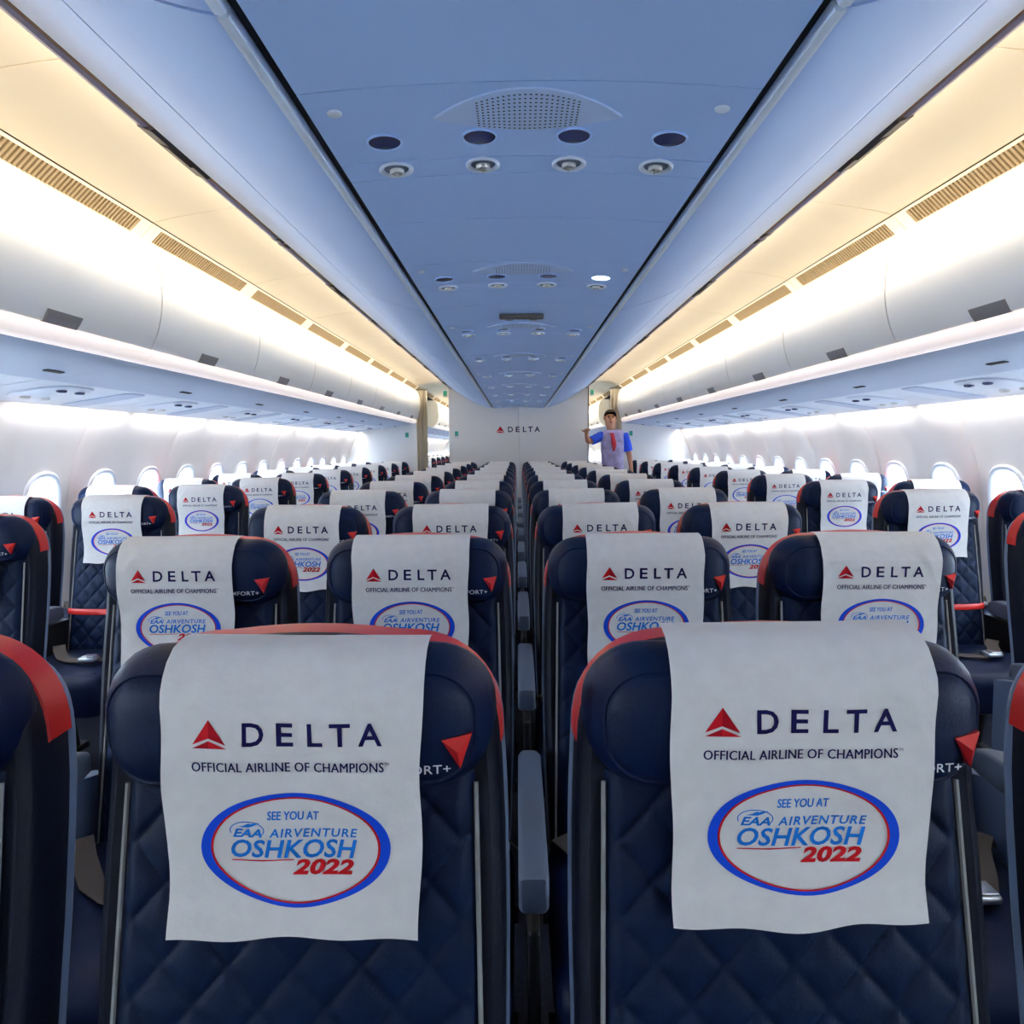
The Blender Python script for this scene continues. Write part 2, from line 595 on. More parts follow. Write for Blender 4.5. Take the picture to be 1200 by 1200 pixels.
# ------------------------------------------------------------------ centre overhead bins (white, tinted daylight blue, either side of the service strip)
cb_a = smooth_poly([(.409, .600), (.412, .588), (.424, .5795), (.50, .598), (.62, .640), (.718, .690)], 4)
cb_b = smooth_poly([(.722, .692), (.82, .751), (.92, .813), (.985, .853), (1.002, .872), (1.000, .892)], 4)
CBY = [-1.2, .965, 2.98] + [2.98 + 1.845 * i for i in (1, 2, 3)] + [BULK - .01]
for sx, side in SIDES:
    for k in range(len(CBY) - 1):
        y0, y1 = CBY[k], CBY[k + 1]
        root = empty('centre_overhead_bin', (sx * .7, y0, CZ + .6))
        tag(root, 'daylight-tinted white centre overhead bin over the %s seats, %s' % (side, 'nearest the camera at the frame top' if k == 0 else ORD[k] + ' behind the first seam'),
            'overhead bin', 'centre overhead bins')

        def L(pts):
            return [(sx * (x - .7), h - .6) for x, h in pts]
        ln, e = y1 - y0, .004
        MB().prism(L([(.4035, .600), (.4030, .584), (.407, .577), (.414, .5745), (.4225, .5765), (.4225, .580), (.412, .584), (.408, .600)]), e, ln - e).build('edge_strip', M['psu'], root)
        MB().prism(thick(L(cb_a), sx * .012, .02), e, ln - e).build('bin_base', M['ceil_daylight_tint'], root)
        MB().prism(thick(L(cb_b), -sx * .012, .02), e, ln - e).build('bin_door', M['ceil_daylight_tint'], root)
        MB().prism(L([(.43, .63), (.70, .72), (.84, .81), (.84, 1.04), (.43, 1.04)]), .006, ln - .006).build('bin_body', M['hull'], root, smooth=False)
        # outer lip: brown seal and violet grey trim
        MB().prism(L([(1.004, .872), (1.012, .868), (1.014, .882), (1.004, .888)]), .002, ln - .002).build('seal', M['brass'], root, smooth=False)
        tr_ = MB().prism(L([(1.016, .870), (1.030, .868), (1.046, .876), (1.044, .886), (1.016, .888)]), .002, ln - .002).build('lip_trim', M['trim'], root, smooth=False)
        ym = 2.09 - y0 if k == 1 else ln / 2
        lb = MB()
        for a, c, w in ((-.17, -.06, .012), (-.065, .075, .020), (.08, .17, .012)):
            lb.prism(L([(.996, .866), (1.0 + w, .862 - w * .2), (1.046, .872), (1.05, .886), (1.0, .89)]), ym + a, ym + c)
        lb.build('latch', M['latch'], root, smooth=False)
        for a in (.02, ln - .06):
            MB().prism(L([(.998, .868), (1.012, .863), (1.046, .874), (1.048, .886), (1.0, .89)]), a, a + .04).build('hinge_cap', M['latch'], root, smooth=False)

# ------------------------------------------------------------------ centre service strip
def strip_h(x):
    return .572 + .018 * (1 - (x / .385) ** 2)


XS = [-.379 + .758 * i / 24 for i in range(25)]
for sx, side in SIDES:
    tag(MB().prism([(sx * .3795, CZ + .590), (sx * .4020, CZ + .590), (sx * .4020, CZ + .60), (sx * .3795, CZ + .60)], Y0, BULK).build('trim_1' if sx < 0 else 'trim_2', M['gap'], smooth=False), kind='structure')


def strip_panel(name, y0, y1):
    pts = [(x, CZ + strip_h(x)) for x in XS]
    return MB().prism(thick(pts, 0, .014), y0 + .0015, y1 - .0015).build(name, M['ceil_daylight_tint'], ceiling)


# shared meshes of the fittings, built about the origin, opening downward
lens_m = MB()
lens_m.lathe([(.0345, .004), (.0345, -.0030), (.033, -.004), (.0315, -.0035), (.0305, -.0005)], (0, 0, 0), n=28)
lens_m.lathe([(.0305, .001), (.030, -.0015), (.012, -.0022), (.001, -.0024)], (0, 0, 0), n=28, mi=1)
LENS = lens_m.mesh('reading_light', [M['ceil_daylight_tint'], M['lens_dark']])
LENS_LIT = LENS.copy()
LENS_LIT.materials[1] = M['lens_lit']
nz = MB()
nz.lathe([(.036, .003), (.036, -.003), (.033, -.005), (.029, -.003), (.026, .0005)], (0, 0, 0), n=28)
nz.lathe([(.026, .001), (.024, -.0012), (.015, -.0012)], (0, 0, 0), n=24, mi=2)
nz.lathe([(.015, .0), (.015, -.005), (.0135, -.008), (.010, -.009), (.008, -.006), (.001, -.005)], (0, .004, 0), n=20, mi=1)
nz.box((0, .004, -.009), (.004, .022, .004), mi=1)
NOZZLE = nz.mesh('air_nozzle', [M['psu'], M['nozzle'], M['armrest']])
bt = MB().lathe([(.013, .003), (.013, -.002), (.010, -.004), (.001, -.0035)], (0, 0, 0), n=18)
BUTTON = bt.mesh('sensor_button', M['psu'])


def on_strip(me, name, parent, x, y):
    o = obj(name, me, parent)
    o.location = (x, y, CZ + strip_h(x))
    o.rotation_euler = (0, math.atan(2 * .018 * x / .385 ** 2), 0)
    return o


def grille_meshes(w, d0, d1):
    """eyebrow shaped speaker plate and its holes; y measured from the near edge"""
    pl = MB()
    n = 30
    rows = []
    def span(t):
        x = -w + 2 * w * t
        near = (d1 - d0) * .62 * (abs(2 * t - 1) ** 2.0)
        far = (d1 - d0) * (1 - .36 * abs(2 * t - 1) ** 2)
        return x, min(near, far - .002), far
    for q, dz in ((0, .003), (.0, -.003), (.06, -.0045), (.5, -.0045), (.94, -.0045), (1, -.003), (1, .003)):
        row = []
        for i in range(n + 1):
            x, a, c = span(i / n)
            row.append((x, a + (c - a) * q, strip_h(x) + dz))
        rows.append(row)
    pl.grid(rows)
    ho = MB()
    for i in range(20):
        for j in range(10):
            x = -.088 + .176 * i / 19
            uu = abs(x) / w
            ya, yb = (d1 - d0) * .62 * uu ** 2 + .014, (d1 - d0) * (1 - .36 * uu ** 2) - .012
            y = ya + (yb - ya) * j / 9
            r = .0024
            z = strip_h(x) - .0052
            ho.add([(x + r * cos(k * pi / 3), y + r * sin(k * pi / 3), z) for k in range(6)] + [(x, y, z + .002)], [(0, 1, 2, 3, 4, 5)])
    return pl.mesh('speaker_grille', M['grille']), ho.mesh('speaker_holes', M['gap'], smooth=False)


GR, GH = grille_meshes(.168, 1.088, 1.235)
k = -2
while True:
    y0 = 1.162 + MOD * k
    if y0 > BULK - .2:
        break
    y1 = min(y0 + MOD, BULK - .01)
    sp = strip_panel('service_panel', y0, min(y0 + .285, y1))
    if y0 + .285 < y1:
        strip_panel('nozzle_panel', y0 + .285, min(y0 + .37, y1))
        strip_panel('blank_panel', y0 + .37, min(y0 + .66, y1))
        strip_panel('blank_panel', y0 + .66, y1)
    for x in (-.272, -.09, .09, .272):
        lit = (k == 1 and x > .2)
        lo = on_strip(LENS_LIT if lit else LENS, 'reading_light', sp, x, y0 + .194)
        if lit:
            lo['label'] = 'lit white reading light'
        if y0 + .33 < y1:
            on_strip(NOZZLE, 'air_nozzle', sp, x, y0 + .322)
    for x in (-.335, .335):
        on_strip(BUTTON, 'sensor_button', sp, x, y0 + .07)
    o = obj('speaker_grille', GR, sp)
    o.location = (0, y0 + .018, CZ)
    h = obj('speaker_holes', GH, sp)
    h.location = (0, y0 + .018, CZ)
    h['kind'] = 'stuff'
    if k == 2:
        sg = MB()
        sg.box((0, y0 - .19, CZ + .578), (.20, .035, .022), .006)
        for x in (-.055, .055):
            sg.box((x, y0 - .13, CZ + .582), (.036, .07, .010), .004)
        sg.build('sign_bracket', M['latch'], sp)
    k += 1

# ------------------------------------------------------------------ bulkheads, partitions, curtains, placards
wb = tag(MB().box((0, (BULK + 12.2) / 2 + .02, 1.16), (2.06, 12.2 - BULK - .02, 2.32)).build('wall_rear', M['bulk'], smooth=False), kind='structure')
for sx in (-1, 1):
    MB().box((sx * .524, BULK + .005, 1.16), (1.042, .03, 2.32), .004).build('bulkhead_panel', M['bulk'], wb, smooth=False)
    MB().box((sx * 1.052, BULK + .02, 1.16), (.014, .07, 2.32), .003).build('edge_strip', M['darkmetal'] if sx > 0 else M['bulk'], wb, smooth=False)
for sx, side in SIDES:
    pr = [(1.56, 0), (2.50, 0), (2.645, .55), (2.652, .8), (2.64, 1.0), (2.60, 1.2), (2.55, 1.35), (2.43, 1.60), (2.43, 2.2), (1.56, 2.27)]
    tag(MB().prism([(sx * x, z) for x, z in pr], BULK, BULK + .04).build('partition_' + side, M['bulk'], smooth=False), kind='structure')
    # gathered curtain hanging beside the partition
    n, rows = 40, []
    for z in [2.20 - 2.12 * i / 24 for i in range(25)]:
        row = []
        for i in range(n + 1):
            t = i / n
            a = t * 7 * 2 * pi
            row.append((.165 * (t - .5) + .008 * sin(a * 1.7 + z), .035 * sin(a + .4 * sin(z * 2)) * (1 + .15 * sin(z * 3)), z))
        rows.append(row)
    b = MB().grid(rows)
    b.grid([[(x, y + .004, z) for x, y, z in r] for r in rows])
    c = empty('curtain', (sx * 1.472, BULK - .02, 0))
    tag(c, 'gathered cream curtain beside the doorway at the end of the %s aisle' % side, 'curtain', 'aisle curtains')
    b.build('curtain_fabric', M['curtain'], c, angle=180)
    MB().box((0, 0, 2.205), (.19, .03, .014)).build('curtain_rail', M['darkmetal'], c, smooth=False)
    # placards
    for nm, loc, what in (('placard', (sx * 1.70, BULK - .006, CZ + .175), 'on the %s side partition' % side),
                          ('placard', (sx * .945, BULK - .014, CZ + .19), 'on the %s edge of the rear bulkhead' % side),
                          ('placard', (sx * 1.10, BULK - .10, CZ + .79), 'hanging at the top of the %s doorway' % side)):
        if sx > 0 and 'bulkhead' in what:
            continue
        e_ = empty(nm, loc)
        tag(e_, 'small green and white safety placard ' + what, 'placard', 'green placards')
        MB().box((0, 0, 0), (.07, .006, .105), .003).build('plate', M['white_print'], e_, smooth=False)
        MB().box((0, -.004, .008), (.05, .004, .07), .002).build('green_field', M['green'], e_, smooth=False)


# ------------------------------------------------------------------ lettering
def text_mesh(body, bold=0.0, shear=0.0, spacing=1.0):
    cu = bpy.data.curves.new('lettering', 'FONT')
    cu.body = body
    cu.size = 1.0
    cu.offset = bold
    cu.shear = shear
    cu.space_character = spacing
    cu.resolution_u = 3
    cu.fill_mode = 'FRONT'
    o = bpy.data.objects.new('lettering_tmp', cu)
    COL.objects.link(o)
    dg = bpy.context.evaluated_depsgraph_get()
    me = bpy.data.meshes.new_from_object(o.evaluated_get(dg))
    vv = [(v.co.x, v.co.y) for v in me.vertices]
    ff = [tuple(p.vertices) for p in me.polygons]
    bpy.data.objects.remove(o)
    bpy.data.curves.remove(cu)
    bpy.data.meshes.remove(me)
    return vv, ff


def fit(vf, box):
    """scale 2D verts into box (x0, x1, z0, z1)"""
    vv, ff = vf
    ax, bx_ = min(v[0] for v in vv), max(v[0] for v in vv)
    ay, by = min(v[1] for v in vv), max(v[1] for v in vv)
    x0, x1, z0, z1 = box
    return [(x0 + (x - ax) / (bx_ - ax) * (x1 - x0), z0 + (z - ay) / (by - ay) * (z1 - z0)) for x, z in vv], ff


# ------------------------------------------------------------------ seat, built about the floor point under the headrest front (faces -y)
def lean(z):
    return -(max(0.0, .99 - z)) * .19


HW = [(.30, .210), (.42, .217), (.60, .224), (.80, .2265), (.92, .225), (1.015, .2205)]


def shell_outline(grow=0.0, zmin=.36):
    """half outline from the bottom right up and over to the bottom left: (x, z)"""
    right = []
    for i in range(12):
        z = zmin + (1.010 - zmin) * i / 12
        right.append((lerp_tab(HW, z) + grow, z))
    for i in range(13):
        a = pi / 2 * i / 12
        right.append((.100 + .1205 * cos(a) ** .85 + grow * cos(a), 1.010 + .125 * sin(a) ** .9 + grow * sin(a)))
    top = [(.100 * t, 1.135 + grow + .007 * (1 - t * t)) for t in (.66, .33, 0, -.33, -.66)]
    return right + top + [(-x, z) for x, z in reversed(right)]


def ring_at(grow, y, zmin=.36, drop=0.0):
    return [(x, y + lean(z), z - drop * min(1, max(0, (z - 1.06) / .07))) for x, z in shell_outline(grow, zmin)]


def fan_front(b, ring, mi=0):
    """fill a symmetric outline ring with quads across"""
    n = len(ring)
    vv = list(ring)
    ff = []
    i, j = 0, n - 1
    while j - i > 2:
        ff.append((i, i + 1, j - 1, j))
        i += 1
        j -= 1
    if j - i == 2:
        ff.append((i, i + 1, j))
    b.add(vv, ff, mi)


SEATPARTS = {}


def make_seat_meshes():
    S = SEATPARTS
    b = MB()
    rings = [ring_at(-.030, .046), ring_at(-.014, .041), ring_at(-.005, .046), ring_at(0, .056), ring_at(0, .112, drop=.008)]
    fan_front(b, rings[0])
    b.grid(rings)
    fan_front(b, rings[-1])
    S['backrest'] = b.mesh('backrest', M['black_leather'])
    # red band over the shoulders and the top
    pts = [p for p in shell_outline(.0025) if p[1] > 1.0]
    b = MB()
    rr = []
    for g_, y in ((-.004, .074), (0, .0765), (.001, .095), (.001, .1125), (-.004, .115)):
        rr.append([(x * (1 + g_ / .23), y + lean(z), z + g_ - .0055 * min(1, max(0, (z - 1.06) / .08))) for x, z in pts])
    b.grid(rr)
    S['red_trim'] = b.mesh('red_trim', M['red'])
    # rear plastic shell
    b = MB()
    rings = [ring_at(-.004, .106, drop=.014), ring_at(.003, .1135, drop=.016), ring_at(.004, .117, drop=.016), ring_at(.001, .123, drop=.016), ring_at(-.015, .132, drop=.016), ring_at(-.05, .142, drop=.016)]
    b.grid(rings)
    fan_front(b, rings[-1])
    S['rear_shell'] = b.mesh('rear_shell', M['shell'])
    # quilted insert
    for nm, nx, nz_ in (('quilt_hi', 96, 132), ('quilt_lo', 28, 40)):
        b = MB()
        rows = []
        for j in range(nz_ + 1):
            z = .40 + .590 * j / nz_
            w = .205 - .012 * min(1, max(0, (z - .40) / .58))
            row = []
            for i in range(nx + 1):
                u = -1 + 2 * i / nx
                x = u * w
                a, c = x / .072 + z / .080, x / .072 - z / .080
                da, dc = abs(a - round(a)), abs(c - round(c))
                q = min(da, dc)
                pil = .0044 * (1 - math.exp(-(q / .026))) + .0034 * (1 - (1 - min(1, q * 2.2)) ** 2)
                edge = min(1, (1 - abs(u)) / .10)
                y = .034 - .012 * (1 - u * u) * min(1, (z - .38) / .1) - pil * (edge ** .5) + .010 * (1 - edge) ** 2
                row.append((x, y + lean(z), z))
            rows.append(row)
        b.grid(rows)
        S[nm] = b.mesh('quilted_panel', M['quilt'], angle=180)
    # yoke seam between insert and headrest, piping
    for s_ in (-1, 1):
        b = MB()
        b.tube([(s_ * (.2062 - .012 * min(1, max(0, (z - .40) / .58))), .0365 + lean(z), z) for z in [.40 + .580 * i / 18 for i in range(19)]], .0028, 6)
        S['piping%d' % s_] = b.mesh('piping', M['piping'])
    # headrest pillow
    b = MB()
    rings = []
    zc, hh = 1.055, .080
    for ins, y in ((.012, .062), (.001, .050), (0, .040), (.004, .022), (.012, .006), (.020, -.0030), (.0225, -.0020), (.025, -.0055), (.040, -.0105), (.055, -.0125), (.070, -.0130)):
        ring = []
        a_, b_ = .217 - ins, hh - ins
        for x, z in rrect(a_, b_, max(.070 - ins, .003), 8):
            ring.append((x, y + .014 * (abs(x) / .206) ** 4, zc + z))
        rings.append(ring)
    b.loft(rings)
    S['headrest'] = b.mesh('headrest', M['leather'], angle=60)
    # folded red tag on the headrest
    b = MB()
    c0 = Vector((.1800, -.009, 1.036))
    P = [Vector((-.018, -.001, .011)), Vector((.013, .009, .014)), Vector((.001, .002, -.021)), Vector((-.001, -.003, -.001))]
    P = [c0 + p for p in P]
    Bk = [p + Vector((0, .012, 0)) for p in P[:3]]
    b.add(P + Bk, [(0, 1, 3), (0, 3, 2), (0, 2, 5, 4), (1, 0, 4, 6 - 1 - 0)] if False else [(0, 3, 1)], 0)
    b.add(P + Bk, [(0, 2, 3)], 1)
    b.add(P + Bk, [(1, 3, 2)], 0)
    b.add(P + Bk, [(0, 1, 5, 4), (1, 2, 6, 5), (2, 0, 4, 6), (4, 5, 6)], 1)
    S['tag'] = b.mesh('red_tag', [M['red'], M['red2']], smooth=False)
    # class lettering on the headrest: runs out from under the cover
    vv, ff = fit(text_mesh('COMFORT+', .008, .0, 1.05), (.084, .1710, 1.0110, 1.0205))
    me = MB().add([(x, -.0135 + .014 * (x / .206) ** 4 - .0008, z) for x, z in vv], ff)
    S['lettering'] = me.mesh('class_lettering', M['white_print'], smooth=False)
    # cushion
    b = MB()
    rings = []
    for ins, z in ((.02, .325), (.004, .335), (0, .37), (0, .425), (.010, .452), (.030, .464), (.07, .468)):
        rings.append([(x, -.31 + y, z + (.012 if y < -.15 and z > .4 else 0)) for x, y in rrect(.230 - ins, .245 - ins, .05, 5)])
    b.loft(rings)
    S['cushion'] = b.mesh('seat_cushion', M['leather'])
    # armrest: pad, front end and the carrier below
    b = MB()
    rings = []
    for y, ins, dz in ((-.505, .012, -.004), (-.500, .004, 0), (-.490, 0, 0), (-.30, -.001, .003), (-.06, 0, .006), (-.02, .008, .002)):
        rings.append([(x, y, .612 + dz + z) for x, z in rrect(.0255 - ins * .5, .034 - ins, .010, 3)])
    b.loft(rings)
    S['armrest'] = b.mesh('armrest', M['armrest'])
    b = MB()
    b.prism([(-.012, .30), (.012, .30), (.012, .572), (-.012, .572)], -.20, .02)
    b.box((0, -.35, .44), (.022, .30, .22), .008)
    S['carrier'] = b.mesh('armrest_support', M['darkmetal'], smooth=False)
    # aisle console: broader grey end panel under the aisle armrest
    b = MB()
    side = [(-.52, .60), (-.53, .50), (-.50, .36), (-.42, .30), (.04, .30), (.05, .56), (-.10, .60)]
    b.loft([[(x, y, z) for y, z in side] for x in (-.020, -.016, .016, .020)])
    S['console'] = b.mesh('side_panel', M['shell'], smooth=False)
    # frame
    b = MB()
    for x in (-.17, .17):
        b.tube([(x, -.48, .0), (x, -.40, .18), (x, -.36, .33)], .014, 8)
        b.tube([(x, -.10, .0), (x, -.13, .18), (x, -.12, .33)], .014, 8)
        b.box((x, -.29, .012), (.04, .48, .024))
    for y in (-.42, -.13):
        b.tube([(-.238, y, .31), (.238, y, .31)], .019, 10)
    S['frame'] = b.mesh('seat_frame', M['darkmetal'])
    # belt: two webbing halves lying on the cushion and a steel buckle
    def strap(pts, w):
        b = MB()
        L_, R_ = [], []
        for i, p in enumerate(pts):
            p = Vector(p)
            t = (Vector(pts[min(i + 1, len(pts) - 1)]) - Vector(pts[max(0, i - 1)])).normalized()
            n_ = t.cross(Vector((0, 0, 1))).normalized()
            L_.append(p + n_ * w / 2)
            R_.append(p - n_ * w / 2)
        dz = Vector((0, 0, .003))
        b.loft([[l, r, r + dz, l + dz] for l, r in zip(L_, R_)])
        return b
    b = strap([(-.225, -.10, .455), (-.20, -.13, .49), (-.15, -.20, .486), (-.09, -.27, .477), (-.03, -.31, .480), (.03, -.33, .484)], .046)
    S['belt_a'] = b.mesh('belt_strap', M['belt'])
    b = strap([(.225, -.10, .455), (.20, -.12, .49), (.16, -.17, .487), (.12, -.25, .478), (.08, -.31, .480)], .046)
    S['belt_b'] = b.mesh('belt_strap', M['belt'])
    b = MB()
    b.box((.055, -.325, .494), (.066, .050, .018), .006)
    b.box((.060, -.327, .505), (.044, .040, .006), .002)
    S['buckle'] = b.mesh('belt_buckle', M['steel'])
    # red band round the lower backrest (only two seats wear it)
    b = MB()
    xs = [-.212 + .424 * i / 20 for i in range(21)]
    rows = []
    for z in (.612, .614, .634, .636):
        rows.append([(x, .034 + lean(z) - .026 * (1 - (x / .215) ** 4) - (.0015 if .613 < z < .635 else 0), z) for x in xs])
    b.grid(rows)
    b.grid([[(x, y + .004, z) for x, y, z in r] for r in rows])
    S['red_band'] = b.mesh('red_band', M['red'])


make_seat_meshes()

# ------------------------------------------------------------------ headrest covers
CPROF = [(.832, -.0268), (.865, -.0225), (.88, -.0200), (.91, -.0175), (.94, -.0168), (.97, -.0175), (1.00, -.0190), (1.03, -.0195), (1.07, -.0192), (1.085, -.0180), (1.100, -.0135)]


def cover_y(x, z):
    y = lerp_tab(CPROF, z) + .009 * (abs(x) / .206) ** 4
    y -= .0009 * (1 + sin(x * 61 + z * 23)) + .0007 * (1 + sin(x * 24 - z * 71 + 1.3))
    y -= .0030 * math.exp(-((x - .10 + (z - 1.09) * .5) / .010) ** 2) * math.exp(-((z - 1.09) / .03) ** 2)
    y -= .0026 * math.exp(-((x + .10 - (z - 1.09) * .7) / .009) ** 2) * math.exp(-((z - 1.09) / .03) ** 2)
    if z < .92:
        y -= .0022 * (.92 - z) / .05 * (1 + sin(x * 30 + .6))
    return y


def cover_mesh(variant):
    b = MB()
    nx, nz_ = 52, 68
    rnd = random.Random(variant)
    ph, am = rnd.uniform(0, 6), rnd.uniform(.5, 1)
    hem = lambda x: .842 + .004 * am * sin(x * 22 + ph) + .002 * sin(x * 51 + ph * 2)
    rows = []
    for j in range(nz_ + 1):
        row = []
        for i in range(nx + 1):
            u = -1 + 2 * i / nx
            t = j / nz_
            z = hem(u * .145) * (1 - t) + 1.100 * t
            hwid = .1310 + .004 * t + .0016 * sin(z * 40 + ph + u)
            x = u * hwid
            row.append((x, cover_y(x, z), z))
        rows.append(row)
    for dy, zz in ((-.0085, 1.114), (.001, 1.1265), (.016, 1.1375), (.034, 1.1420), (.050, 1.1425), (.062, 1.140)):
        rows.append([(x, dy + .008 * (abs(x) / .206) ** 4, zz) for q, (x, _, _) in enumerate(rows[nz_])])
    b.grid(rows)
    me = b.mesh('cover_sheet', M['paper'], angle=180)
    return me


COVERS = [cover_mesh(v) for v in range(4)]
KX, KZ, CXC = .000271, .000274, 520.0     # crop pixel scale measured on the first cover
def cx_(p): return (p - CXC) * KX
def cz_(p): return 1.059 - (p - 400) * KZ


def on_cover(vf, box, off=.0008, twice=0.0):
    vv, ff = fit(vf, (cx_(box[0]), cx_(box[1]), cz_(box[3]), cz_(box[2])))
    b = MB().add([(x, cover_y(x, z) - off, z) for x, z in vv], ff)
    if twice:                  # a second strike a hair to the side makes the stroke heavier
        b.add([(x + twice, cover_y(x + twice, z) - off - .00005, z) for x, z in vv], ff)
    return b


def poly_on_cover(polys, mats_i=None, off=.0008):
    b = MB()
    for i, p in enumerate(polys):
        pts = [(cx_(x), cz_(y)) for x, y in p]
        b.add([(x, cover_y(x, z) - off, z) for x, z in pts], [tuple(range(len(p)))], mats_i[i] if mats_i else 0)
    return b


PR = {}
tri = [[(215, 345), (150, 441), (213, 416)], [(215, 345), (213, 416), (280, 441)], [(150, 455), (143, 456), (213, 424), (213, 452)], [(213, 424), (287, 456), (213, 452)]]
tri[2] = [(150, 455), (213, 426), (213, 455)]
tri[3] = [(213, 426), (284, 455), (213, 455)]
PR['triangle'] = poly_on_cover(tri, [0, 1, 1, 0]).mesh('logo_triangle', [M['ink_red'], M['ink_red2']], smooth=False)
PR['word'] = MB()
for ch, x0, x1 in (('D', 342, 423), ('E', 470, 534), ('L', 588, 645), ('T', 672, 750), ('A', 778, 868)):
    q = on_cover(text_mesh(ch, .018), (x0, x1, 356, 445))
    PR['word'].add(q.v, q.f)
PR['word'] = PR['word'].mesh('brand_lettering', M['ink_navy'], smooth=False)
q_ = on_cover(text_mesh('TM', .0, 0, .9), (875, 892, 508, 520))
PR['slogan'] = on_cover(text_mesh('OFFICIAL AIRLINE OF CHAMPIONS', .0, 0, 1.05), (145, 872, 508, 545), twice=.0005).add(q_.v, q_.f).mesh('slogan_lettering', M['ink_navy'], smooth=False)


def ellipse_ring(cx, cy, rx0, ry0, rx1, ry1, dx=0, n=72, off=.0008):
    b = MB()
    rows = []
    for rx, ry, d in ((rx0, ry0, 0), (rx1, ry1, dx)):
        rows.append([(cx_(cx + d + rx * cos(2 * pi * k / n)), cz_(cy + ry * sin(2 * pi * k / n))) for k in range(n)])
    b.grid([[(x, cover_y(x, z) - off, z) for x, z in r] for r in rows], True)
    return b


PR['ring'] = ellipse_ring(530, 848, 364, 220, 324, 203).mesh('oval_ring', M['ink_blue'], smooth=False)
PR['inner'] = ellipse_ring(530, 848, 326, 204, 317, 198, off=.0013).mesh('oval_inner_line', M['ink_red'], smooth=False)
PR['see'] = on_cover(text_mesh('SEE YOU AT', .010, .12), (425, 622, 700, 735), twice=.0003).mesh('small_lettering', M['ink_cyan'], smooth=False)
PR['event'] = on_cover(text_mesh('AIRVENTURE', .018, .2, 1.15), (430, 768, 770, 806)).mesh('event_lettering', M['ink_cyan'], smooth=False)
b = on_cover(text_mesh('EAA', .03, .3), (290, 402, 771, 806))
arc = []
for i in range(15):
    a = radians(200 - 235 * i / 14)
    arc.append((345 + 68 * cos(a), 778 - 36 * sin(a)))
for p, q in zip(arc, arc[1:]):
    qd = [p, q, (345 + (q[0] - 345) * .94, 778 + (q[1] - 778) * .90), (345 + (p[0] - 345) * .94, 778 + (p[1] - 778) * .90)]
    s_ = poly_on_cover([qd])
    b.add(s_.v, s_.f)
s_ = poly_on_cover([[(310, 765), (360, 752), (395, 746), (370, 760), (352, 766)], [(335, 757), (352, 750), (372, 757), (352, 760)]])
b.add(s_.v, s_.f)
PR['emblem'] = b.mesh('small_emblem', M['ink_cyan'], smooth=False)
PR['city'] = on_cover(text_mesh('OSHKOSH', .022, .22, 1.02), (280, 765, 815, 889)).mesh('city_lettering', M['ink_cyan'], smooth=False)
PR['year'] = on_cover(text_mesh('2022', .045, .25, 1.05), (518, 752, 893, 951)).mesh('year_lettering', M['ink_red'], smooth=False)
PR['line'] = poly_on_cover([[(280, 897), (400, 899), (522, 893), (522, 897), (400, 904), (280, 901)]]).mesh('underline_stroke', M['ink_red'], smooth=False)


def put_cover(x, y, label, dx=0.0, tilt=0.0, variant=0, level=2, dz=0.0):
    c = empty('headrest_cover', (x + dx, y, 0))
    tag(c, label, 'headrest cover', 'white headrest covers')
    piv = Matrix.Translation((0, 0, 1.138)) @ Matrix.Rotation(tilt, 4, 'Y') @ Matrix.Translation((0, 0, -1.138))
    c.matrix_world = Matrix.Translation((x + dx, y, dz)) @ piv
    obj('cover_sheet', COVERS[variant % 4], c)
    obj('logo_triangle', PR['triangle'], c)
    obj('brand_lettering', PR['word'], c)
    rg = obj('oval_ring', PR['ring'], c)
    obj('city_lettering', PR['city'], rg)
    if level >= 1:
        obj('year_lettering', PR['year'], rg)
        obj('event_lettering', PR['event'], rg)
        obj('slogan_lettering', PR['slogan'], c)
        obj('small_emblem', PR['emblem'], rg)
    if level >= 2:
        obj('oval_inner_line', PR['inner'], rg)
        obj('small_lettering', PR['see'], rg)
        obj('underline_stroke', PR['line'], rg)
    return c


def put_seat(x, y, label, group, level=2, arms=(-1,), aisle=None, band=False, belt=False):
    S = SEATPARTS
    r = empty('airline_seat', (x, y, 0))
    tag(r, label, 'seat', group)
    br = obj('backrest', S['backrest'], r)
    obj('red_trim', S['red_trim'], r)
    obj('rear_shell', S['rear_shell'], r)
    obj('quilted_panel', S['quilt_hi' if level >= 2 else 'quilt_lo'], r)
    obj('piping', S['piping-1'], r)
    obj('piping', S['piping1'], r)
    hd = obj('headrest', S['headrest'], r)
    obj('red_tag', S['tag'], hd)
    obj('class_lettering', S['lettering'], hd)
    obj('seat_cushion', S['cushion'], r)
    obj('seat_frame', S['frame'], r)
    if level >= 1:
        for s_ in arms:
            a = obj('armrest', S['armrest'], r)
            a.location.x = s_ * .265
            c = obj('armrest_support', S['carrier'], a)
        if aisle:
            a = obj('armrest', S['armrest'], r)
            a.location.x = aisle * .262
            c = obj('side_panel', S['console'], a)
    if belt:
        for k in ('belt_a', 'belt_b'):
            obj('belt_strap', S[k], r)
        obj('belt_buckle', S['buckle'], r)
    if band:
        q = obj('red_band', S['red_band'], r)
        q['label'] = 'red band across the lower backrest'
    return r


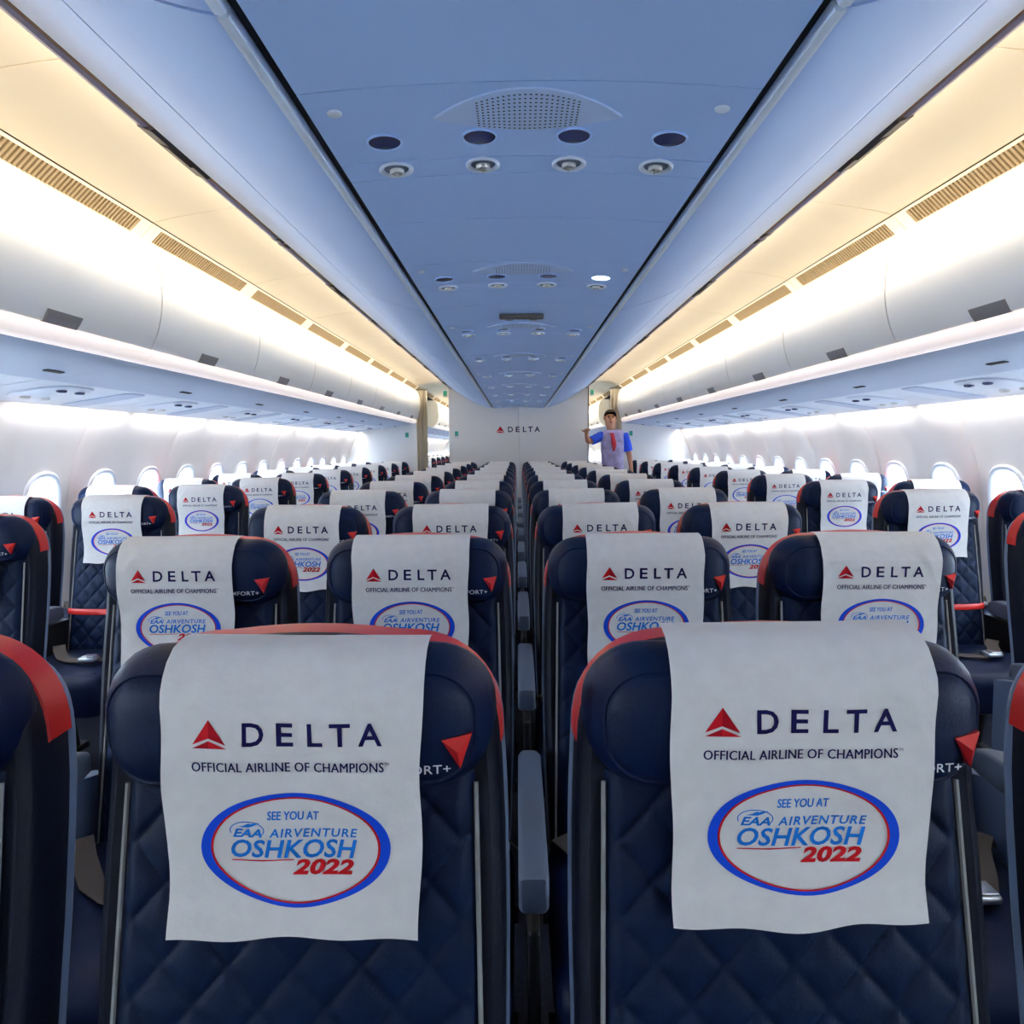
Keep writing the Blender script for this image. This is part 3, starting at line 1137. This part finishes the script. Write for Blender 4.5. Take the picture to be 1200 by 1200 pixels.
ROW0, PITCH_R = .685, .864
CX4 = (-.795, -.265, .265, .795)
CNAME = ('left outer', 'left inner', 'right inner', 'right outer')
DX = {(0, 1): (.009, .010), (0, 2): (.001, -.006), (1, 0): (-.018, .0), (1, 1): (-.006, 0), (1, 2): (.004, 0), (1, 3): (.012, .004)}
for r in range(11):
    y = ROW0 + PITCH_R * r
    lvl = 2 if r < 3 else 1
    for c, x in enumerate(CX4):
        lab = 'navy leather seat in the centre block, %s row, %s column' % (ORD[r], CNAME[c])
        put_seat(x, y, lab, 'seats of the centre block', lvl, arms=(-1,) if c else (), aisle=-1 if c == 0 else (1 if c == 3 else None), belt=r < 4)
        dx, tl = DX.get((r, c), (random.uniform(-.006, .006), random.uniform(-.012, .012)))
        put_cover(x, y, 'printed white cover on the %s row seat of the centre block, %s column' % (ORD[r], CNAME[c]), dx, tl, r * 4 + c, 2 if r < 4 else (1 if r < 7 else 0), .012 if (r, c) == (0, 2) else 0.0)
for sx, side in SIDES:
    for r in range(10):
        y = 2.165 + PITCH_R * r
        for x, nm in ((1.848, 'aisle'), (2.378, 'window')):
            if r == 0 and nm == 'window':
                continue
            lab = 'navy leather %s seat of the %s window pair, %s row from the camera' % (nm, side, ORD[r])
            put_seat(sx * x, y, lab, 'seats beside the windows', 2 if r < 3 else 1, arms=(sx,) if nm == 'aisle' else (),
                     aisle=-sx if nm == 'aisle' else None, band=(r == 1 and nm == 'aisle'), belt=r < 4)
            put_cover(sx * x, y, 'printed white cover on the %s %s seat, %s row from the camera' % (side, nm, ORD[r]), random.uniform(-.006, .006),
                      random.uniform(-.012, .012), r, 2 if r < 3 else (1 if r < 5 else 0))
for r in range(8):
    for x, nm in ((-1.855, 'aisle'), (-2.372, 'window')):
        y = 13.4 + PITCH_R * r
        put_seat(x, y, 'dark seat in the rear cabin seen through the left doorway, %s %s one' % (ORD[r], nm), 'rear cabin seats', 0)
        put_cover(x, y, 'white cover on rear cabin seat beyond the left doorway, %s %s one' % (ORD[r], nm), 0, 0, r, 0)

# ------------------------------------------------------------------ brand on the bulkhead
sg = empty('wall_sign', (0.0, BULK - .012, CZ + .255))
tag(sg, 'red triangle and dark blue lettering on the grey rear bulkhead', 'sign')


def flat_text(vf, box):
    vv, ff = fit(vf, box)
    n = len(vv)
    b = MB().add([(x, 0, z) for x, z in vv], ff)
    return b


tb = MB()
K = .00092
for i, p in enumerate(tri):
    tb.add([((x - 520) * K, 0, -(y - 400) * K) for x, y in p] + [((x - 520) * K, .006, -(y - 400) * K) for x, y in p], [(0, 1, 2), (3, 5, 4), (0, 3, 4, 1), (1, 4, 5, 2), (2, 5, 3, 0)], [0, 1, 1, 0][i])
tb.build('logo_triangle', [M['ink_red'], M['ink_red2']], sg, smooth=False)
for ch, x0, x1 in (('D', 342, 423), ('E', 470, 534), ('L', 588, 645), ('T', 672, 750), ('A', 778, 868)):
    q = flat_text(text_mesh(ch, .018), ((x0 - 520) * K, (x1 - 520) * K, -(445 - 400) * K, (400 - 356) * K))
    q.add([(x, .005, z) for x, y, z in q.v], q.f[:])
    q.build('letter', M['ink_navy'], sg, smooth=False)


# ------------------------------------------------------------------ person standing at the end of the right aisle
def skinned(name, verts, edges, radii, material, parent, sub=2, root=0):
    me = bpy.data.meshes.new(name)
    me.from_pydata(verts, edges, [])
    o = obj(name + '_tmp', me)
    md = o.modifiers.new('skin', 'SKIN')
    md.use_smooth_shade = True
    sv = me.skin_vertices[0].data
    for i, r in enumerate(radii):
        sv[i].radius = r if isinstance(r, tuple) else (r, r)
        sv[i].use_root = (i == root)
    s = o.modifiers.new('sub', 'SUBSURF')
    s.levels = s.render_levels = sub
    dg = bpy.context.evaluated_depsgraph_get()
    me2 = bpy.data.meshes.new_from_object(o.evaluated_get(dg))
    bpy.data.objects.remove(o)
    me2.name = name
    me2.materials.clear()
    me2.materials.append(material)
    me2.polygons.foreach_set('use_smooth', [True] * len(me2.polygons))
    return obj(name, me2, parent)


def person(x, y):
    root = empty('person', (x, y, 0))
    tag(root, 'person in a blue-sleeved shirt standing in the right aisle, one arm raised', 'person')
    V, E, R = [], [], []

    def add(p, r, par=None):
        V.append(p)
        R.append(r)
        if par is not None:
            E.append((par, len(V) - 1))
        return len(V) - 1
    pel = add((0, 0, .98), (.15, .11))
    wa = add((.0, 0, 1.14), (.135, .10), pel)
    ch = add((-.01, 0, 1.34), (.16, .115), wa)
    nb = add((-.02, -.01, 1.50), (.085, .075), ch)
    nk = add((-.03, -.02, 1.57), (.05, .052), nb)
    hb = add((-.035, -.035, 1.64), (.070, .078), nk)
    hm = add((-.04, -.035, 1.72), (.078, .092), hb)
    add((-.045, -.03, 1.80), (.068, .080), hm)
    # legs
    for s in (-1, 1):
        h = add((s * .09, 0, .90), .088, pel)
        k = add((s * .10, -.01, .50), .056, h)
        a = add((s * .10, .02, .10), .038, k)
        add((s * .105, -.10, .04), .034, a)
    # raised arm towards image left, forearm folded back over the chest
    s1 = add((-.175, -.01, 1.475), .056, nb)
    e1 = add((-.36, -.08, 1.40), .043, s1)
    w1 = add((-.40, -.26, 1.52), .029, e1)
    p1 = add((-.40, -.33, 1.555), (.036, .018), w1)
    # hanging arm on image right
    s2 = add((.175, -.01, 1.465), .056, nb)
    e2 = add((.245, .02, 1.20), .042, s2)
    w2 = add((.26, -.07, .98), .028, e2)
    p2 = add((.262, -.09, .90), (.018, .036), w2)
    body = skinned('body', V, E, R, M['skin'], root)
    # fingers as tapering chains rooted in the palms
    for base, d, side in ((V[p1], Vector((0.0, -.75, .35)), Vector((1, 0, 0))), (V[p2], Vector((.0, -.2, -1)), Vector((0, 1, 0)))):
        d.normalize()
        bend = Vector((.35, 0, -.3)) if side.x else Vector((-.5, 0, 0))
        for i, ln in enumerate((.075, .085, .08, .062)):
            st = Vector(base) + side * (i - 1.5) * .019
            pts = [st, st + d * ln * .5, st + d * ln * .8 + bend * ln * .15, st + d * ln + bend * ln * .4]
            MB().tube(pts, [.0095, .009, .008, .006], 8).build('finger', M['skin'], body)
        st = Vector(base) - side * .03 - d * .03
        MB().tube([st, st - side * .03 + d * .03, st - side * .035 + d * .06], [.011, .010, .007], 8).build('thumb', M['skin'], body)
    # shirt: torso
    V2 = [(0, 0, .80), (0, 0, .95), (0, 0, 1.14), (-.01, 0, 1.34), (-.015, -.005, 1.47), (-.024, -.014, 1.575), (-.175, -.01, 1.48), (.175, -.01, 1.472)]
    sh = skinned('shirt', V2, [(0, 1), (1, 2), (2, 3), (3, 4), (4, 5), (4, 6), (4, 7)], [(.19, .145), (.185, .145), (.168, .13), (.19, .14), (.15, .12), (.080, .078), .088, .088], M['shirt'], root)
    for (a, e_) in ((s1, e1), (s2, e2)):
        A, B = Vector(V[a]), Vector(V[e_])
        inn = Vector((A.x * .35, A.y, A.z - .01))
        MB().tube([inn, A + Vector((0, 0, .004)), A.lerp(B, .35), A.lerp(B, .72)], [.072, .074, .067, .064], 16).build('sleeve', M['sleeve'], sh)
    MB().tube([(-.025 + .088 * cos(t), -.014 + .088 * sin(t), 1.548 - .035 * max(0, -sin(t))) for t in [2 * pi * i / 18 for i in range(19)]], .016, 8).build('scarf', M['scarf'], root)
    MB().tube([(-.022, -.105, 1.512), (-.012, -.140, 1.44), (0, -.150, 1.36), (.0, -.145, 1.27)], [.022, .030, .034, .012], 8).build('scarf_tail', M['scarf'], root)
    # trousers
    V3 = [(0, 0, 1.0), (-.09, 0, .86), (-.10, -.01, .50), (-.10, .02, .05), (.09, 0, .86), (.10, -.01, .50), (.10, .02, .05), (0, 0, 1.12)]
    skinned('trousers', V3, [(0, 1), (1, 2), (2, 3), (0, 4), (4, 5), (5, 6), (0, 7)], [(.165, .125), .108, .080, .068, .108, .080, .068, (.13, .10)], M['trouser'], root)
    for s in (-1, 1):
        MB().box((s * .103, -.045, .045), (.095, .27, .09), .035).build('shoe', M['shoe'], root)
    # face
    hc = Vector((-.04, -.035, 1.735))
    MB().tube([hc + Vector((0, -.088, .015)), hc + Vector((0, -.105, -.02)), hc + Vector((0, -.092, -.03))], [.010, .015, .010], 8).build('nose', M['skin'], root)
    MB().tube([hc + Vector((-.025, -.080, -.062)), hc + Vector((0, -.090, -.062)), hc + Vector((.025, -.080, -.062))], [.004, .008, .004], 8).build('mouth', M['lip'], root)
    for s in (-1, 1):
        MB().lathe([(.002, -.011), (.009, -.006), (.011, 0), (.009, .006), (.002, .010)], hc + Vector((s * .031, -.079, .010)), 'y', 12).build('eye', M['eye'], root)
        MB().tube([hc + Vector((s * .015, -.090, .030)), hc + Vector((s * .048, -.078, .030))], .005, 6).build('eyebrow', M['hair'], root)
        MB().tube([hc + Vector((s * .078, .0, .025)), hc + Vector((s * .088, .012, .010)), hc + Vector((s * .078, .004, -.03))], [.010, .015, .008], 8).build('ear', M['skin'], root)
    # hair: cap over the skull
    rows = []
    for i in range(11):
        el = radians(90 - 100 * i / 10)
        row = []
        for j in range(24):
            az = 2 * pi * j / 24
            front = max(0, -sin(az))
            e2_ = el if el > 0 else el * (1 - front)
            if front > .2 and el < radians(38):
                e2_ = max(e2_, radians(38) * min(1, (front - .2) * 2.2) + el * (1 - min(1, (front - .2) * 2.2)))
            rr = 1.0 + .03 * sin(az * 7 + i)
            row.append(hc + Vector((.090 * cos(e2_) * cos(az) * rr, .014 + (.090 if sin(az) < 0 else .106) * cos(e2_) * sin(az) * rr, .02 + .108 * sin(e2_))))
        rows.append(row)
    MB().grid(rows, True).build('hair', M['hair'], root, angle=180)
    return root


person(1.335, 9.72)
